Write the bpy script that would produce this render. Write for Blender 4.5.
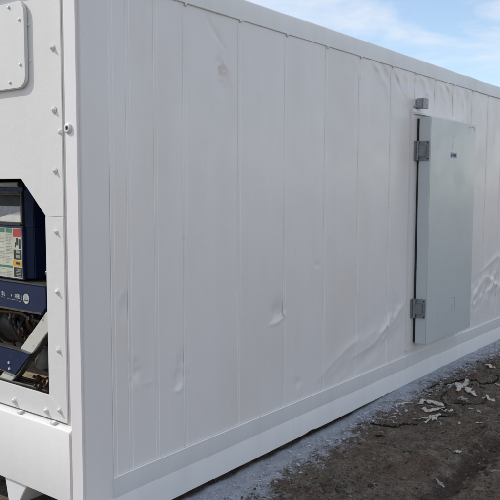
import bpy, bmesh, math, random
import numpy as np
from mathutils import Vector

for o in list(bpy.data.objects):
    bpy.data.objects.remove(o)
scene = bpy.context.scene
COL = scene.collection
R = random.Random(7)

# ------------------------------------------------------------------ camera
cd = bpy.data.cameras.new('camera'); cam = bpy.data.objects.new('camera', cd); COL.objects.link(cam)
yaw, pitch, roll = 0.6584, -0.0855, 0.0031
fw = Vector((math.cos(yaw) * math.cos(pitch), math.sin(yaw) * math.cos(pitch), math.sin(pitch)))
cam.location = (-2.1989, -2.7251, 1.7592)
q = fw.to_track_quat('-Z', 'Y')
cam.rotation_mode = 'QUATERNION'
from mathutils import Quaternion
cam.rotation_quaternion = q @ Quaternion((0, 0, 1), roll)
cd.sensor_width = 36; cd.lens = 36 * 1.4268; cd.clip_start = 0.05; cd.clip_end = 3000
scene.camera = cam

# ------------------------------------------------------------------ sky and sun
SUN = Vector((-0.55, 1.08, 1.0)).normalized()
el = math.asin(SUN.z); az = math.atan2(SUN.x, SUN.y)
world = bpy.data.worlds.new('World'); scene.world = world; world.use_nodes = True
wn = world.node_tree; wn.nodes.clear()
W = lambda t: wn.nodes.new(t)
wout = W('ShaderNodeOutputWorld'); bg = W('ShaderNodeBackground'); sky = W('ShaderNodeTexSky')
sky.sky_type = 'NISHITA'; sky.sun_disc = False; sky.sun_elevation = el; sky.sun_rotation = az
sky.air_density = 1.0; sky.dust_density = 0.4; sky.ozone_density = 1.4
bg.inputs['Strength'].default_value = 0.12
tc = W('ShaderNodeTexCoord'); mp = W('ShaderNodeMapping')
mp.inputs['Scale'].default_value = (1.0, 1.0, 4.2); mp.inputs['Rotation'].default_value = (0.1, 0.12, 0.5)
mp.inputs['Location'].default_value = (4.066, 2.629, 2.897)
cn = W('ShaderNodeTexNoise'); cn.inputs['Scale'].default_value = 2.6; cn.inputs['Detail'].default_value = 6
cn.inputs['Roughness'].default_value = 0.56; cn.inputs['Distortion'].default_value = 0.5
cr = W('ShaderNodeValToRGB'); cr.color_ramp.elements[0].position = 0.40; cr.color_ramp.elements[1].position = 0.63
cr.color_ramp.elements[0].color = (0.08, 0.08, 0.08, 1)
cr.color_ramp.elements[1].color = (0.92, 0.92, 0.92, 1)
cm = W('ShaderNodeMix'); cm.data_type = 'RGBA'
cm.inputs['B'].default_value = (5.5, 5.35, 5.2, 1)
wn.links.new(tc.outputs['Generated'], mp.inputs[0]); wn.links.new(mp.outputs[0], cn.inputs['Vector'])
wn.links.new(cn.outputs['Fac'], cr.inputs[0]); wn.links.new(cr.outputs[0], cm.inputs['Factor'])
wn.links.new(sky.outputs[0], cm.inputs['A']); wn.links.new(cm.outputs['Result'], bg.inputs[0])
wn.links.new(bg.outputs[0], wout.inputs[0])
sl = bpy.data.lights.new('sun', 'SUN'); sl.energy = 2.0; sl.angle = math.radians(1.2); sl.color = (1.0, 0.95, 0.88)
sun = bpy.data.objects.new('sun', sl); COL.objects.link(sun)
sun.rotation_euler = SUN.to_track_quat('Z', 'Y').to_euler(); sun.location = (-5, 8, 9)
vs = scene.view_settings
vs.view_transform = 'Standard'; vs.look = 'None'; vs.gamma = 1; vs.use_curve_mapping = False; vs.exposure = 0.66
scene.render.engine = 'CYCLES'
scene.cycles.max_bounces = 5

# ------------------------------------------------------------------ numpy noise
def hsh(i, j, s):
    v = np.sin(i * 127.1 + j * 311.7 + s * 74.7) * 43758.5453
    return v - np.floor(v)
def vnoise(x, y, s=0):
    i = np.floor(x); j = np.floor(y); u = x - i; v = y - j
    u = u * u * (3 - 2 * u); v = v * v * (3 - 2 * v)
    return (hsh(i, j, s) * (1 - u) + hsh(i + 1, j, s) * u) * (1 - v) + (hsh(i, j + 1, s) * (1 - u) + hsh(i + 1, j + 1, s) * u) * v
def fbm(x, y, o=4, s=0, g=0.5):
    t = 0; a = 1.0; n = 0
    for k in range(o):
        t = t + a * vnoise(x * 2 ** k, y * 2 ** k, s + k * 13); n += a; a *= g
    return t / n - 0.5
def sstep(a, b, x):
    t = np.clip((x - a) / (b - a), 0, 1); return t * t * (3 - 2 * t)

# ------------------------------------------------------------------ materials
class NT:
    def __init__(s, name):
        s.m = bpy.data.materials.new(name); s.m.use_nodes = True; s.t = s.m.node_tree
        s.b = s.t.nodes['Principled BSDF']; s.co = s.t.nodes.new('ShaderNodeTexCoord').outputs['Object']
    def n(s, t, **k):
        x = s.t.nodes.new(t)
        for a, b in k.items(): setattr(x, a, b)
        return x
    def l(s, a, b): s.t.links.new(a, b)
    def noise(s, scale, detail=4, rough=0.55, vec=None, stretch=None, dist=0.0):
        x = s.n('ShaderNodeTexNoise'); x.inputs['Scale'].default_value = scale; x.inputs['Detail'].default_value = detail
        x.inputs['Roughness'].default_value = rough; x.inputs['Distortion'].default_value = dist
        v = vec or s.co
        if stretch:
            mpn = s.n('ShaderNodeMapping'); mpn.inputs['Scale'].default_value = stretch; s.l(v, mpn.inputs[0]); v = mpn.outputs[0]
        s.l(v, x.inputs['Vector']); return x.outputs['Fac']
    def ramp(s, f, *st):
        x = s.n('ShaderNodeValToRGB'); e = x.color_ramp.elements
        while len(e) < len(st): e.new(0.5)
        for k, (p, c) in enumerate(st):
            e[k].position = p; e[k].color = (c, c, c, 1) if isinstance(c, (int, float)) else (*c, 1)
        s.l(f, x.inputs[0]); return x.outputs[0]
    def mix(s, f, a, b, mode='MIX'):
        x = s.n('ShaderNodeMix', data_type='RGBA', blend_type=mode)
        for v, k in ((f, 'Factor'), (a, 'A'), (b, 'B')):
            if isinstance(v, (int, float)) and k == 'Factor': x.inputs[0].default_value = v
            elif isinstance(v, tuple): x.inputs[k].default_value = (*v, 1)
            else: s.l(v, x.inputs[0] if k == 'Factor' else x.inputs[k])
        return x.outputs['Result']
    def math(s, op, a, b=0.0, clamp=False):
        x = s.n('ShaderNodeMath', operation=op, use_clamp=clamp)
        for v, k in ((a, 0), (b, 1)):
            if isinstance(v, (int, float)): x.inputs[k].default_value = v
            else: s.l(v, x.inputs[k])
        return x.outputs[0]
    def mapr(s, v, a, b, c=0.0, d=1.0):
        x = s.n('ShaderNodeMapRange', interpolation_type='SMOOTHSTEP')
        for k, u in ((1, a), (2, b), (3, c), (4, d)): x.inputs[k].default_value = u
        s.l(v, x.inputs[0]); return x.outputs[0]
    def bump(s, h, strength, dist):
        x = s.n('ShaderNodeBump'); x.inputs['Strength'].default_value = strength; x.inputs['Distance'].default_value = dist
        s.l(h, x.inputs['Height']); s.l(x.outputs[0], s.b.inputs['Normal'])
    def set(s, col=None, rough=None, metal=None, spec=None):
        for v, k in ((col, 'Base Color'), (rough, 'Roughness'), (metal, 'Metallic'), (spec, 'Specular IOR Level')):
            if v is None: continue
            if isinstance(v, tuple): s.b.inputs[k].default_value = (*v, 1)
            elif isinstance(v, (int, float)): s.b.inputs[k].default_value = v
            else: s.l(v, s.b.inputs[k])
        return s.m

def paint(name, base, rough=0.34, dirt=(0.5, 0.47, 0.42), amt=0.25, bumpd=0.0006, spec=0.5, scuff=False):
    t = NT(name)
    streak = t.ramp(t.noise(5, 3, 0.6, stretch=(1.6, 1.6, 0.14)), (0.38, 0.0), (0.78, 1.0))
    blot = t.noise(2.3, 4, 0.6)
    f = t.math('MULTIPLY', t.math('ADD', streak, t.mapr(blot, 0.42, 0.8)), amt * 0.5, True)
    c = t.mix(f, base, tuple(base[k] * dirt[k] * 1.25 for k in range(3)))
    r = t.mapr(blot, 0.3, 0.75, rough - 0.05, rough + 0.12)
    if scuff:
        sm = t.mapr(t.noise(1.3, 4, 0.6, stretch=(1, 1, 0.5)), 0.46, 0.70, 0.0, 0.34)
        c = t.mix(sm, c, (0.72, 0.66, 0.60))
        sc = t.ramp(t.noise(11, 6, 0.72, dist=1.2, stretch=(1.5, 1, 0.6)), (0.66, 0.0), (0.82, 0.26))
        c = t.mix(sc, c, (0.42, 0.40, 0.39))
    t.bump(t.noise(16, 3, 0.7), 0.3, bumpd * 3)
    return t.set(c, r, spec=spec)
def plain(name, col, rough=0.5, metal=0.0, var=0.25, scale=25, bumpd=0.0005):
    t = NT(name)
    n = t.noise(scale, 5, 0.6)
    c = t.mix(t.ramp(n, (0.3, 0.0), (0.75, 1.0)), tuple(min(1, x * (1 + var * 0.4)) for x in col), tuple(x * (1 - var) for x in col))
    t.bump(n, 0.3, bumpd)
    return t.set(c, t.mapr(t.noise(scale * 0.6, 4), 0.3, 0.7, rough - 0.06, rough + 0.1), metal)

M = {}
M['white'] = paint('white_container_paint', (0.81, 0.775, 0.77), 0.30, amt=0.18, scuff=True)
M['sill'] = paint('white_rail_paint', (0.80, 0.80, 0.79), 0.42, amt=0.3)
M['postpaint'] = paint('white_post_paint', (0.785, 0.753, 0.75), 0.32, amt=0.12)
M['rail'] = paint('dusty_white_lower_rail_paint', (0.76, 0.75, 0.755), 0.40, amt=0.3)
M['front'] = paint('white_front_paint', (0.71, 0.695, 0.68), 0.42, amt=0.16, bumpd=0.0014)
M['seal'] = plain('white_sealant', (0.94, 0.92, 0.91), 0.35, 0, 0.05, 30)
M['door'] = paint('pale_grey_door_skin', (0.58, 0.618, 0.63), 0.24, amt=0.12, bumpd=0.0002)
M['hinge'] = plain('grey_zinc_hinge', (0.27, 0.28, 0.30), 0.45, 0.4, 0.35, 60)
M['box'] = plain('grey_plastic_box', (0.36, 0.36, 0.38), 0.5, 0, 0.3, 40)
M['black'] = plain('black_rubber', (0.012, 0.012, 0.013), 0.6)
M['dark'] = plain('sooty_machine_metal', (0.028, 0.025, 0.022), 0.6, 0.2, 0.6, 18)
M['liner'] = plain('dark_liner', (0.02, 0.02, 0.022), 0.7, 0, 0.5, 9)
M['copper'] = plain('dull_copper_pipe', (0.10, 0.055, 0.035), 0.45, 0.6, 0.6, 30)
M['steel'] = plain('dull_steel', (0.14, 0.14, 0.14), 0.42, 0.7, 0.4, 30)
M['canister'] = plain('grey_canister', (0.20, 0.20, 0.19), 0.5, 0.2, 0.4, 30)
M['dusty'] = plain('dusty_grey_board', (0.26, 0.24, 0.20), 0.8, 0, 0.45, 14)
M['tan'] = plain('dusty_tan_floor', (0.40, 0.33, 0.22), 0.85, 0, 0.6, 22, 0.002)
M['pale'] = plain('pale_grey_sun_wedge_and_bolt', (0.62, 0.60, 0.55), 0.6, 0, 0.15, 20)
M['paper'] = plain('label_paper', (0.53, 0.53, 0.43), 0.55, 0, 0.3, 12)
M['green'] = plain('label_green', (0.045, 0.20, 0.11), 0.5)
M['red'] = plain('label_red', (0.42, 0.045, 0.04), 0.5)
M['yellow'] = plain('label_yellow', (0.62, 0.36, 0.02), 0.5)
M['ink'] = plain('label_ink', (0.015, 0.017, 0.015), 0.5)
M['greyink'] = plain('label_grey_ink', (0.30, 0.31, 0.27), 0.5)
M['mark'] = plain('white_print', (0.50, 0.50, 0.47), 0.5, 0, 0.4, 90)
M['blueink'] = plain('blue_print', (0.03, 0.045, 0.30), 0.5)
M['scratch'] = plain('grey_adhesive_mark', (0.40, 0.43, 0.45), 0.6, 0, 0.5, 60)
def blue_paint():
    t = NT('worn_navy_paint')
    chip = t.ramp(t.noise(38, 6, 0.7), (0.66, 0.0), (0.70, 1.0))
    dust = t.ramp(t.noise(7, 6, 0.65), (0.45, 0.0), (0.85, 0.4))
    c = t.mix(dust, (0.005, 0.014, 0.055), (0.022, 0.033, 0.06))
    c = t.mix(t.math('MULTIPLY', chip, 0.6), c, (0.16, 0.15, 0.14))
    t.bump(t.noise(60, 4), 0.3, 0.0008)
    return t.set(c, t.mapr(t.noise(9, 4), 0.3, 0.7, 0.45, 0.65), spec=0.3)
M['blue'] = blue_paint()
def brace_paint():
    t = NT('chipped_cream_paint')
    chip = t.ramp(t.noise(30, 7, 0.75, dist=1.0), (0.60, 0.0), (0.66, 0.9))
    c = t.mix(chip, (0.56, 0.545, 0.48), (0.13, 0.085, 0.05))
    t.bump(chip, 0.4, 0.001)
    return t.set(c, 0.6)
M['brace'] = brace_paint()
def dirt_mat():
    t = NT('packed_dirt_with_overspray')
    sx = t.n('ShaderNodeSeparateXYZ'); t.l(t.co, sx.inputs[0]); X, Y, Z = sx.outputs
    mid = t.noise(9, 5, 0.68); fine = t.noise(75, 4, 0.74); grit = t.noise(260, 2, 0.7)
    c = t.mix(t.ramp(mid, (0.33, 0.0), (0.70, 1.0)), (0.15, 0.122, 0.092), (0.39, 0.322, 0.245))
    c = t.mix(t.math('MULTIPLY', t.mapr(t.math('ADD', t.math('ADD', Y, t.math('MULTIPLY', t.noise(0.35, 4), 3.0)), 0.0), -2.5, -6.5), 0.9), c, (0.40, 0.345, 0.27))  # paler soil added out of view to bounce warm light onto the side wall
    red = t.ramp(t.noise(2.6, 5, 0.6, dist=0.6, stretch=(0.8, 1.6, 1)), (0.46, 0.0), (0.66, 1.0))
    c = t.mix(t.math('MULTIPLY', red, 0.62), c, (0.20, 0.120, 0.090))
    # reddish wet soil pressed into the wheel track
    rd = t.math('ABSOLUTE', t.math('ADD', Y, 1.15)); rd = t.math('ADD', rd, t.math('MULTIPLY', t.math('SUBTRACT', mid, 0.5), 0.22))
    rut = t.mapr(rd, 0.03, 0.13, 1.0, 0.0)
    c = t.mix(t.math('MULTIPLY', rut, 0.75), c, (0.070, 0.044, 0.038))
    c = t.mix(t.ramp(fine, (0.38, 0.70), (0.52, 0.0)), c, (0.035, 0.030, 0.025))
    c = t.mix(t.ramp(fine, (0.58, 0.0), (0.72, 0.55)), c, (0.30, 0.265, 0.225))
    c = t.mix(t.ramp(grit, (0.66, 0.0), (0.74, 0.45)), c, (0.27, 0.25, 0.22))
    # white paint overspray caught on the soil along the container
    d = t.math('MULTIPLY', Y, -1.0)
    wn_ = t.noise(1.7, 3, 0.5, stretch=(1, 0.35, 1))
    w = t.math('ADD', 0.10, t.math('MULTIPLY', wn_, 0.34))
    near = t.mapr(X, 1.0, 2.6, 0.10, 0.0)
    w = t.math('ADD', w, near)
    e = t.math('SUBTRACT', w, d)
    e = t.math('ADD', t.math('DIVIDE', e, 0.22), t.math('MULTIPLY', t.math('SUBTRACT', mid, 0.5), 3.0))
    e = t.math('ADD', e, t.math('MULTIPLY', t.math('SUBTRACT', fine, 0.5), 2.8))
    msk = t.mapr(e, -0.15, 0.95, 0.0, 0.9)
    on = t.math('MULTIPLY', t.mapr(X, -0.6, 0.1), t.mapr(X, 11.8, 12.6, 1.0, 0.0))
    on = t.math('MULTIPLY', on, t.mapr(Y, -0.012, 0.03, 1.0, 0.0))
    msk = t.math('MULTIPLY', msk, on)
    c = t.mix(msk, c, (0.70, 0.75, 0.84))
    h = t.math('ADD', t.math('MULTIPLY', mid, 1.6), fine)
    t.bump(h, 1.0, 0.030)
    return t.set(c, 0.92, spec=0.2)
M['dirt'] = dirt_mat()
def dirtlike(name, a, b, sc=30):
    t = NT(name); n = t.noise(sc, 5, 0.65)
    t.bump(n, 0.6, 0.003); return t.set(t.mix(t.ramp(n, (0.35, 0.0), (0.68, 1.0)), a, b), 0.9, spec=0.2)
def stone_mat():
    t = NT('gravel_stone'); g = t.n('ShaderNodeNewGeometry')
    c = t.ramp(g.outputs['Random Per Island'], (0.0, (0.035, 0.030, 0.026)), (0.45, (0.11, 0.095, 0.08)), (0.86, (0.16, 0.138, 0.113)), (1.0, (0.27, 0.24, 0.20)))
    return t.set(c, 0.9, spec=0.2)
M['stone'] = stone_mat()
M['chip'] = dirtlike('paint_flecked_stone', (0.24, 0.26, 0.30), (0.66, 0.70, 0.77), 40)
M['scrap'] = dirtlike('dirty_white_scrap', (0.66, 0.64, 0.58), (0.38, 0.34, 0.29), 45)
M['scrapgrey'] = dirtlike('trodden_grey_scrap', (0.34, 0.32, 0.29), (0.20, 0.17, 0.145), 45)
M['strip'] = dirtlike('dark_rubbery_strip', (0.010, 0.009, 0.008), (0.030, 0.026, 0.022), 40)

# ------------------------------------------------------------------ mesh helpers
def obj(name, verts, faces, mat, parent=None, smooth=False, sharp=None, fix=True):
    me = bpy.data.meshes.new(name); me.from_pydata([tuple(v) for v in verts], [], [tuple(f) for f in faces])
    if fix:
        bm = bmesh.new(); bm.from_mesh(me); bmesh.ops.recalc_face_normals(bm, faces=bm.faces)
        bm.to_mesh(me); bm.free()
    return link(name, me, mat, parent, smooth, sharp)
def link(name, me, mat, parent=None, smooth=False, sharp=None):
    me.materials.append(M[mat] if isinstance(mat, str) else mat)
    if smooth:
        me.polygons.foreach_set('use_smooth', [True] * len(me.polygons))
        if sharp: me.set_sharp_from_angle(angle=math.radians(sharp))
    o = bpy.data.objects.new(name, me); COL.objects.link(o); o.parent = parent
    return o
def from_bm(name, bm, mat, parent, smooth=False, sharp=35):
    bmesh.ops.recalc_face_normals(bm, faces=bm.faces)
    me = bpy.data.meshes.new(name); bm.to_mesh(me); bm.free()
    return link(name, me, mat, parent, smooth, sharp)
def box(name, xs, ys, zs, mat, parent=None, bev=0.0, seg=2):
    bm = bmesh.new()
    v = [bm.verts.new((x, y, z)) for x in xs for y in ys for z in zs]
    for f in ((0, 1, 3, 2), (4, 6, 7, 5), (0, 4, 5, 1), (2, 3, 7, 6), (0, 2, 6, 4), (1, 5, 7, 3)): bm.faces.new([v[k] for k in f])
    bmesh.ops.recalc_face_normals(bm, faces=bm.faces)
    if bev: bmesh.ops.bevel(bm, geom=bm.edges[:], offset=bev, segments=seg, affect='EDGES', clamp_overlap=True)
    return from_bm(name, bm, mat, parent, bool(bev), 40)
def prism(name, poly, axis, a, b, mat, parent=None, bev=0.0, seg=2):
    """poly of 2-D points in the two other axes, extruded along axis (0 x, 1 y, 2 z) from a to b"""
    def P(p, t):
        return {0: (t, p[0], p[1]), 1: (p[0], t, p[1]), 2: (p[0], p[1], t)}[axis]
    bm = bmesh.new()
    A = [bm.verts.new(P(p, a)) for p in poly]; B = [bm.verts.new(P(p, b)) for p in poly]; n = len(poly)
    fa = bm.faces.new(A); fb = bm.faces.new(B[::-1])
    for k in range(n): bm.faces.new((A[k], B[k], B[(k + 1) % n], A[(k + 1) % n]))
    bmesh.ops.recalc_face_normals(bm, faces=bm.faces)
    if bev: bmesh.ops.bevel(bm, geom=[e for e in bm.edges], offset=bev, segments=seg, affect='EDGES', clamp_overlap=True)
    bmesh.ops.triangulate(bm, faces=[f for f in bm.faces if len(f.verts) > 4])
    return from_bm(name, bm, mat, parent, bool(bev), 40)
def rrect(y0, y1, z0, z1, r, n=5):
    out = []
    for cy, cz, a0 in ((y1 - r, z1 - r, 0), (y0 + r, z1 - r, 90), (y0 + r, z0 + r, 180), (y1 - r, z0 + r, 270)):
        for k in range(n + 1):
            a = math.radians(a0 + 90 * k / n); out.append((cy + r * math.cos(a), cz + r * math.sin(a)))
    return out
def lathe(prof, n, centre, axis):
    """profile (t along axis, radius) -> verts, faces"""
    ax = Vector(axis).normalized(); u = ax.orthogonal().normalized(); w = ax.cross(u); c = Vector(centre)
    V, F = [], []
    for t, r in prof:
        for k in range(n):
            a = 2 * math.pi * k / n; V.append(c + ax * t + (u * math.cos(a) + w * math.sin(a)) * r)
    for i in range(len(prof) - 1):
        for k in range(n): F.append((i * n + k, i * n + (k + 1) % n, (i + 1) * n + (k + 1) % n, (i + 1) * n + k))
    F.append(tuple(range(n))); F.append(tuple(range((len(prof) - 1) * n, len(prof) * n)))
    return V, F
def tube(pts, r, n=8):
    V, F = [], []; P = [Vector(p) for p in pts]
    up = Vector((0.13, 0.21, 0.97))
    for i, p in enumerate(P):
        d = (P[min(i + 1, len(P) - 1)] - P[max(i - 1, 0)]).normalized()
        u = d.cross(up)
        if u.length < 0.1: u = d.cross(Vector((1, 0, 0)))
        u.normalize(); w = d.cross(u); rr = r[i] if isinstance(r, (list, tuple)) else r
        for k in range(n):
            a = 2 * math.pi * k / n; V.append(p + (u * math.cos(a) + w * math.sin(a)) * rr)
    for i in range(len(P) - 1):
        for k in range(n): F.append((i * n + k, i * n + (k + 1) % n, (i + 1) * n + (k + 1) % n, (i + 1) * n + k))
    F.append(tuple(range(n))); F.append(tuple(range((len(P) - 1) * n, len(P) * n)))
    return V, F
def spline(ctrl, m=6):
    P = [Vector(c) for c in ctrl]; P = [2 * P[0] - P[1]] + P + [2 * P[-1] - P[-2]]; out = []
    for i in range(1, len(P) - 2):
        for k in range(m):
            t = k / m; a, b, c, d = P[i - 1:i + 3]
            out.append(0.5 * (2 * b + (c - a) * t + (2 * a - 5 * b + 4 * c - d) * t * t + (3 * b - a - 3 * c + d) * t ** 3))
    out.append(P[-2]); return out
def thing(name, label, cat, loc=(0, 0, 0), group=None):
    o = bpy.data.objects.new(name, None); COL.objects.link(o); o.location = loc; o.empty_display_size = 0.2
    return tag(o, label, cat, group)
def tag(o, label, cat, group=None):
    o['label'] = label; o['category'] = cat
    if group: o['group'] = group
    return o
def structure(o): o['kind'] = 'structure'; return o

# ------------------------------------------------------------------ ground
def ground_h(x, y):
    h = 0.030 * fbm(x * 0.9, y * 0.9, 3, 3) + 0.020 * fbm(x * 4, y * 4, 3, 21) + 0.032 * fbm(x * 15, y * 15, 4, 40, 0.62)
    # crusty lumps
    c = fbm(x * 7 + 3, y * 9, 3, 77); h = h + 0.022 * sstep(0.05, 0.13, c)
    # wheel track along the container
    yy = y + 1.15 + 0.05 * fbm(x * 1.3, x * 0 + 2.0, 2, 5)
    h = h - 0.028 * np.exp(-(yy / 0.075) ** 2) + 0.014 * np.exp(-((np.abs(yy) - 0.14) / 0.05) ** 2)
    yy = y + 2.75
    h = h - 0.025 * np.exp(-(yy / 0.12) ** 2)
    # kept low and smooth just along the bottom rail, rising to meet it further along
    k = sstep(-0.26, -0.05, y) * (1 - sstep(2.6, 3.1, y))
    rise = 0.022 * sstep(2.3, 3.6, x)
    h = h * (1 - 0.72 * k) - 0.030 * k * (1 - sstep(2.2, 3.4, x)) + rise * np.exp(-((y + 0.02) / 0.35) ** 2)
    far = np.exp(-(np.hypot(x - 3, y + 1) / 60) ** 2)
    return h * far
def graded(a, b, st, far, g):
    v = list(np.arange(a, b, st)); s = st; p = v[-1]
    while p < far: s *= g; p += s; v.append(p)
    s = st; p = v[0]
    while p > -far: s *= g; p -= s; v.insert(0, p)
    return np.array(v)
gx = graded(-1.2, 6.6, 0.0125, 900, 1.13); gy = graded(-2.0, 0.12, 0.0115, 900, 1.13)
GX, GY = np.meshgrid(gx, gy, indexing='ij'); GZ = ground_h(GX, GY)
nx, ny = len(gx), len(gy)
me = bpy.data.meshes.new('ground')
co = np.stack([GX, GY, GZ], -1).reshape(-1, 3).astype(np.float32)
idx = np.arange(nx * ny).reshape(nx, ny)
fc = np.stack([idx[:-1, :-1], idx[1:, :-1], idx[1:, 1:], idx[:-1, 1:]], -1).reshape(-1, 4)
me.vertices.add(len(co)); me.vertices.foreach_set('co', co.ravel())
me.loops.add(fc.size); me.loops.foreach_set('vertex_index', fc.ravel().astype(np.int32))
me.polygons.add(len(fc)); me.polygons.foreach_set('loop_start', np.arange(0, fc.size, 4, dtype=np.int32))
me.update(calc_edges=True); me.validate()
structure(link('ground', me, 'dirt', None, True))
def gz(x, y): return float(ground_h(np.array(float(x)), np.array(float(y))))

# ------------------------------------------------------------------ container
L, H, WID = 12.19, 2.896, 2.438
CT = thing('refrigerated_container', 'long dented white refrigerated shipping container standing on dark dirt', 'shipping container')

ZL, ZT = 0.275, 2.770           # side panels' bottom and top
def seg_d(x, z, a, b):
    ax, az_ = a; bx, bz = b; dx, dz = bx - ax, bz - az_; L2 = dx * dx + dz * dz
    t = np.clip(((x - ax) * dx + (z - az_) * dz) / L2, 0, 1)
    return np.hypot(x - ax - t * dx, z - az_ - t * dz), t
def crease(x, z, pts, w, amp):
    out = 0 * x
    n = len(pts) - 1
    for i in range(n):
        d, t = seg_d(x, z, pts[i], pts[i + 1]); s = (i + t) / n
        v = amp * np.exp(-((d + 0.002) / (w * (0.5 + 0.5 * np.sin(np.pi * np.clip(s, 0.03, 0.97))))) ** 1.15) * np.sin(np.pi * np.clip(s * 0.9 + 0.05, 0, 1)) ** 0.6
        out = np.where(np.abs(v) > np.abs(out), v, out)
    return out
def blob(x, z, x0, z0, rx, rz, ang, amp):
    c, s = math.cos(ang), math.sin(ang); u = (x - x0) * c + (z - z0) * s; v = -(x - x0) * s + (z - z0) * c
    return amp * np.exp(-(u / rx) ** 2 - (v / rz) ** 2)
def side_disp(x, z):
    """outward (towards -y) displacement of the side sheet in metres"""
    d = 0.0035 * fbm(x * 1.1, z * 0.8, 3, 9) + 0.0022 * fbm(x * 5, z * 1.3, 3, 31)
    # old knock below the top rail
    d = d + crease(x, z, [(0.90, 2.74), (0.98, 2.66), (1.10, 2.56)], 0.022, -0.008)
    d = d + blob(x, z, 1.055, 2.40, 0.055, 0.12, 0.15, -0.017) + crease(x, z, [(1.00, 2.30), (1.02, 2.46), (1.09, 2.53)], 0.012, 0.005)
    d = d + crease(x, z, [(1.10, 2.30), (1.135, 2.38), (1.12, 2.50)], 0.014, 0.004)
    # hook shaped dent mid panel
    d = d + blob(x, z, 1.63, 0.94, 0.07, 0.07, 0, -0.012) + crease(x, z, [(1.53, 0.868), (1.62, 0.872), (1.70, 0.90), (1.715, 0.99)], 0.013, 0.010)
    d = d + crease(x, z, [(1.50, 0.70), (1.53, 0.58)], 0.015, -0.004)
    # small knocks near the corner
    d = d + crease(x, z, [(0.235, 1.11), (0.24, 1.20), (0.275, 1.25)], 0.010, 0.006) + blob(x, z, 0.27, 1.16, 0.03, 0.06, 0, -0.006)
    d = d + blob(x, z, 0.345, 0.80, 0.035, 0.05, 0, -0.008) + crease(x, z, [(0.31, 0.77), (0.34, 0.825), (0.38, 0.83)], 0.010, 0.006)
    d = d + blob(x, z, 0.68, 0.74, 0.03, 0.10, -0.2, -0.009) + crease(x, z, [(0.63, 0.63), (0.68, 0.625), (0.71, 0.66)], 0.012, 0.009)
    d = d + crease(x, z, [(0.40, 0.725), (0.48, 0.72)], 0.008, 0.004)
    d = d + blob(x, z, 1.88, 0.41, 0.04, 0.03, 0.3, -0.007) + blob(x, z, 2.11, 1.22, 0.03, 0.02, 0, -0.003)
    # crumpled foot of the panels left of the door
    def ridged(u, v, sd): return 1 - np.abs(2 * vnoise(u, v, sd) - 1) * 2
    def crumple(cx, cz, rx, rz, ang, sc, amp, sd, st=2.2):
        c, s_ = math.cos(ang), math.sin(ang); u = (x - cx) * c + (z - cz) * s_; v = -(x - cx) * s_ + (z - cz) * c
        m = np.exp(-np.abs(u / rx) ** 2.5 - np.abs(v / rz) ** 2.5)
        return amp * m * (0.7 * ridged(u * sc + 9, v * sc * st + 4, sd) + 0.45 * ridged(u * sc * 2.3, v * sc * st * 2.0, sd + 5) - 0.2)
    d = d + crease(x, z, [(2.10, 0.37), (2.52, 0.53), (2.74, 0.58)], 0.045, 0.007) + crease(x, z, [(2.60, 0.44), (3.00, 0.50), (3.26, 0.66)], 0.040, 0.009)
    d = d + crease(x, z, [(3.05, 0.56), (3.30, 0.62), (3.56, 0.78)], 0.040, 0.009) + blob(x, z, 2.90, 0.42, 0.30, 0.07, 0.25, -0.010)
    d = d + blob(x, z, 3.36, 0.50, 0.16, 0.12, 0.5, -0.010) + crumple(2.95, 0.52, 0.62, 0.15, 0.30, 2.7, 0.0085, 61, 1.7)
    d = d + crease(x, z, [(3.15, 0.70), (3.22, 0.60), (3.19, 0.52)], 0.014, 0.006) + crumple(3.30, 0.62, 0.22, 0.12, 0.5, 5.0, 0.006, 67, 1.5)
    d = d + crumple(5.55, 0.66, 0.65, 0.18, 0.25, 4.0, 0.013, 71, 1.2) + crumple(3.7, 2.66, 1.2, 0.10, 0.0, 3.4, 0.0075, 75, 1.4)
    d = d + crumple(1.06, 2.42, 0.07, 0.14, 0.1, 16, 0.006, 79, 0.8) + crumple(1.62, 0.93, 0.07, 0.07, 0.1, 15, 0.003, 81, 1.0)
    d = d + crumple(0.68, 0.70, 0.06, 0.12, 0.0, 14, 0.004, 83, 0.7) + crumple(0.34, 0.80, 0.06, 0.10, 0.0, 14, 0.004, 85, 0.7)
    # buckles hanging from the top rail
    for pts, w, a in (([(2.55, 2.75), (2.66, 2.68), (2.70, 2.60)], 0.035, 0.006), ([(2.86, 2.765), (3.00, 2.70), (3.12, 2.60), (3.16, 2.50)], 0.045, 0.012), ([(3.10, 2.76), (3.17, 2.68)], 0.03, 0.007),
                      ([(3.25, 2.74), (3.34, 2.68), (3.44, 2.57)], 0.030, 0.012), ([(3.27, 2.64), (3.40, 2.56), (3.44, 2.50)], 0.025, 0.007), ([(3.74, 2.765), (3.86, 2.71), (3.92, 2.62), (4.02, 2.60)], 0.035, 0.010),
                      ([(4.15, 2.74), (4.30, 2.66), (4.36, 2.56)], 0.040, 0.011), ([(4.30, 2.76), (4.44, 2.70)], 0.03, 0.008), ([(4.60, 2.75), (4.76, 2.66), (4.80, 2.54)], 0.045, 0.009), ([(4.86, 2.76), (4.98, 2.70)], 0.03, 0.006)):
        d = d + crease(x, z, pts, w, a * 0.75)
    for x0, z0, ax_, az2, an, a in ((3.08, 2.70, 0.10, 0.05, -0.7, -0.012), (3.36, 2.62, 0.10, 0.04, -0.8, -0.012), (3.95, 2.70, 0.09, 0.05, -0.6, -0.010), (4.38, 2.68, 0.10, 0.05, -0.7, -0.010), (3.85, 2.58, 0.06, 0.08, 0.3, -0.007), (4.82, 2.68, 0.1, 0.05, -0.6, -0.007)):
        d = d + blob(x, z, x0, z0, ax_, az2, an, a)
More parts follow.
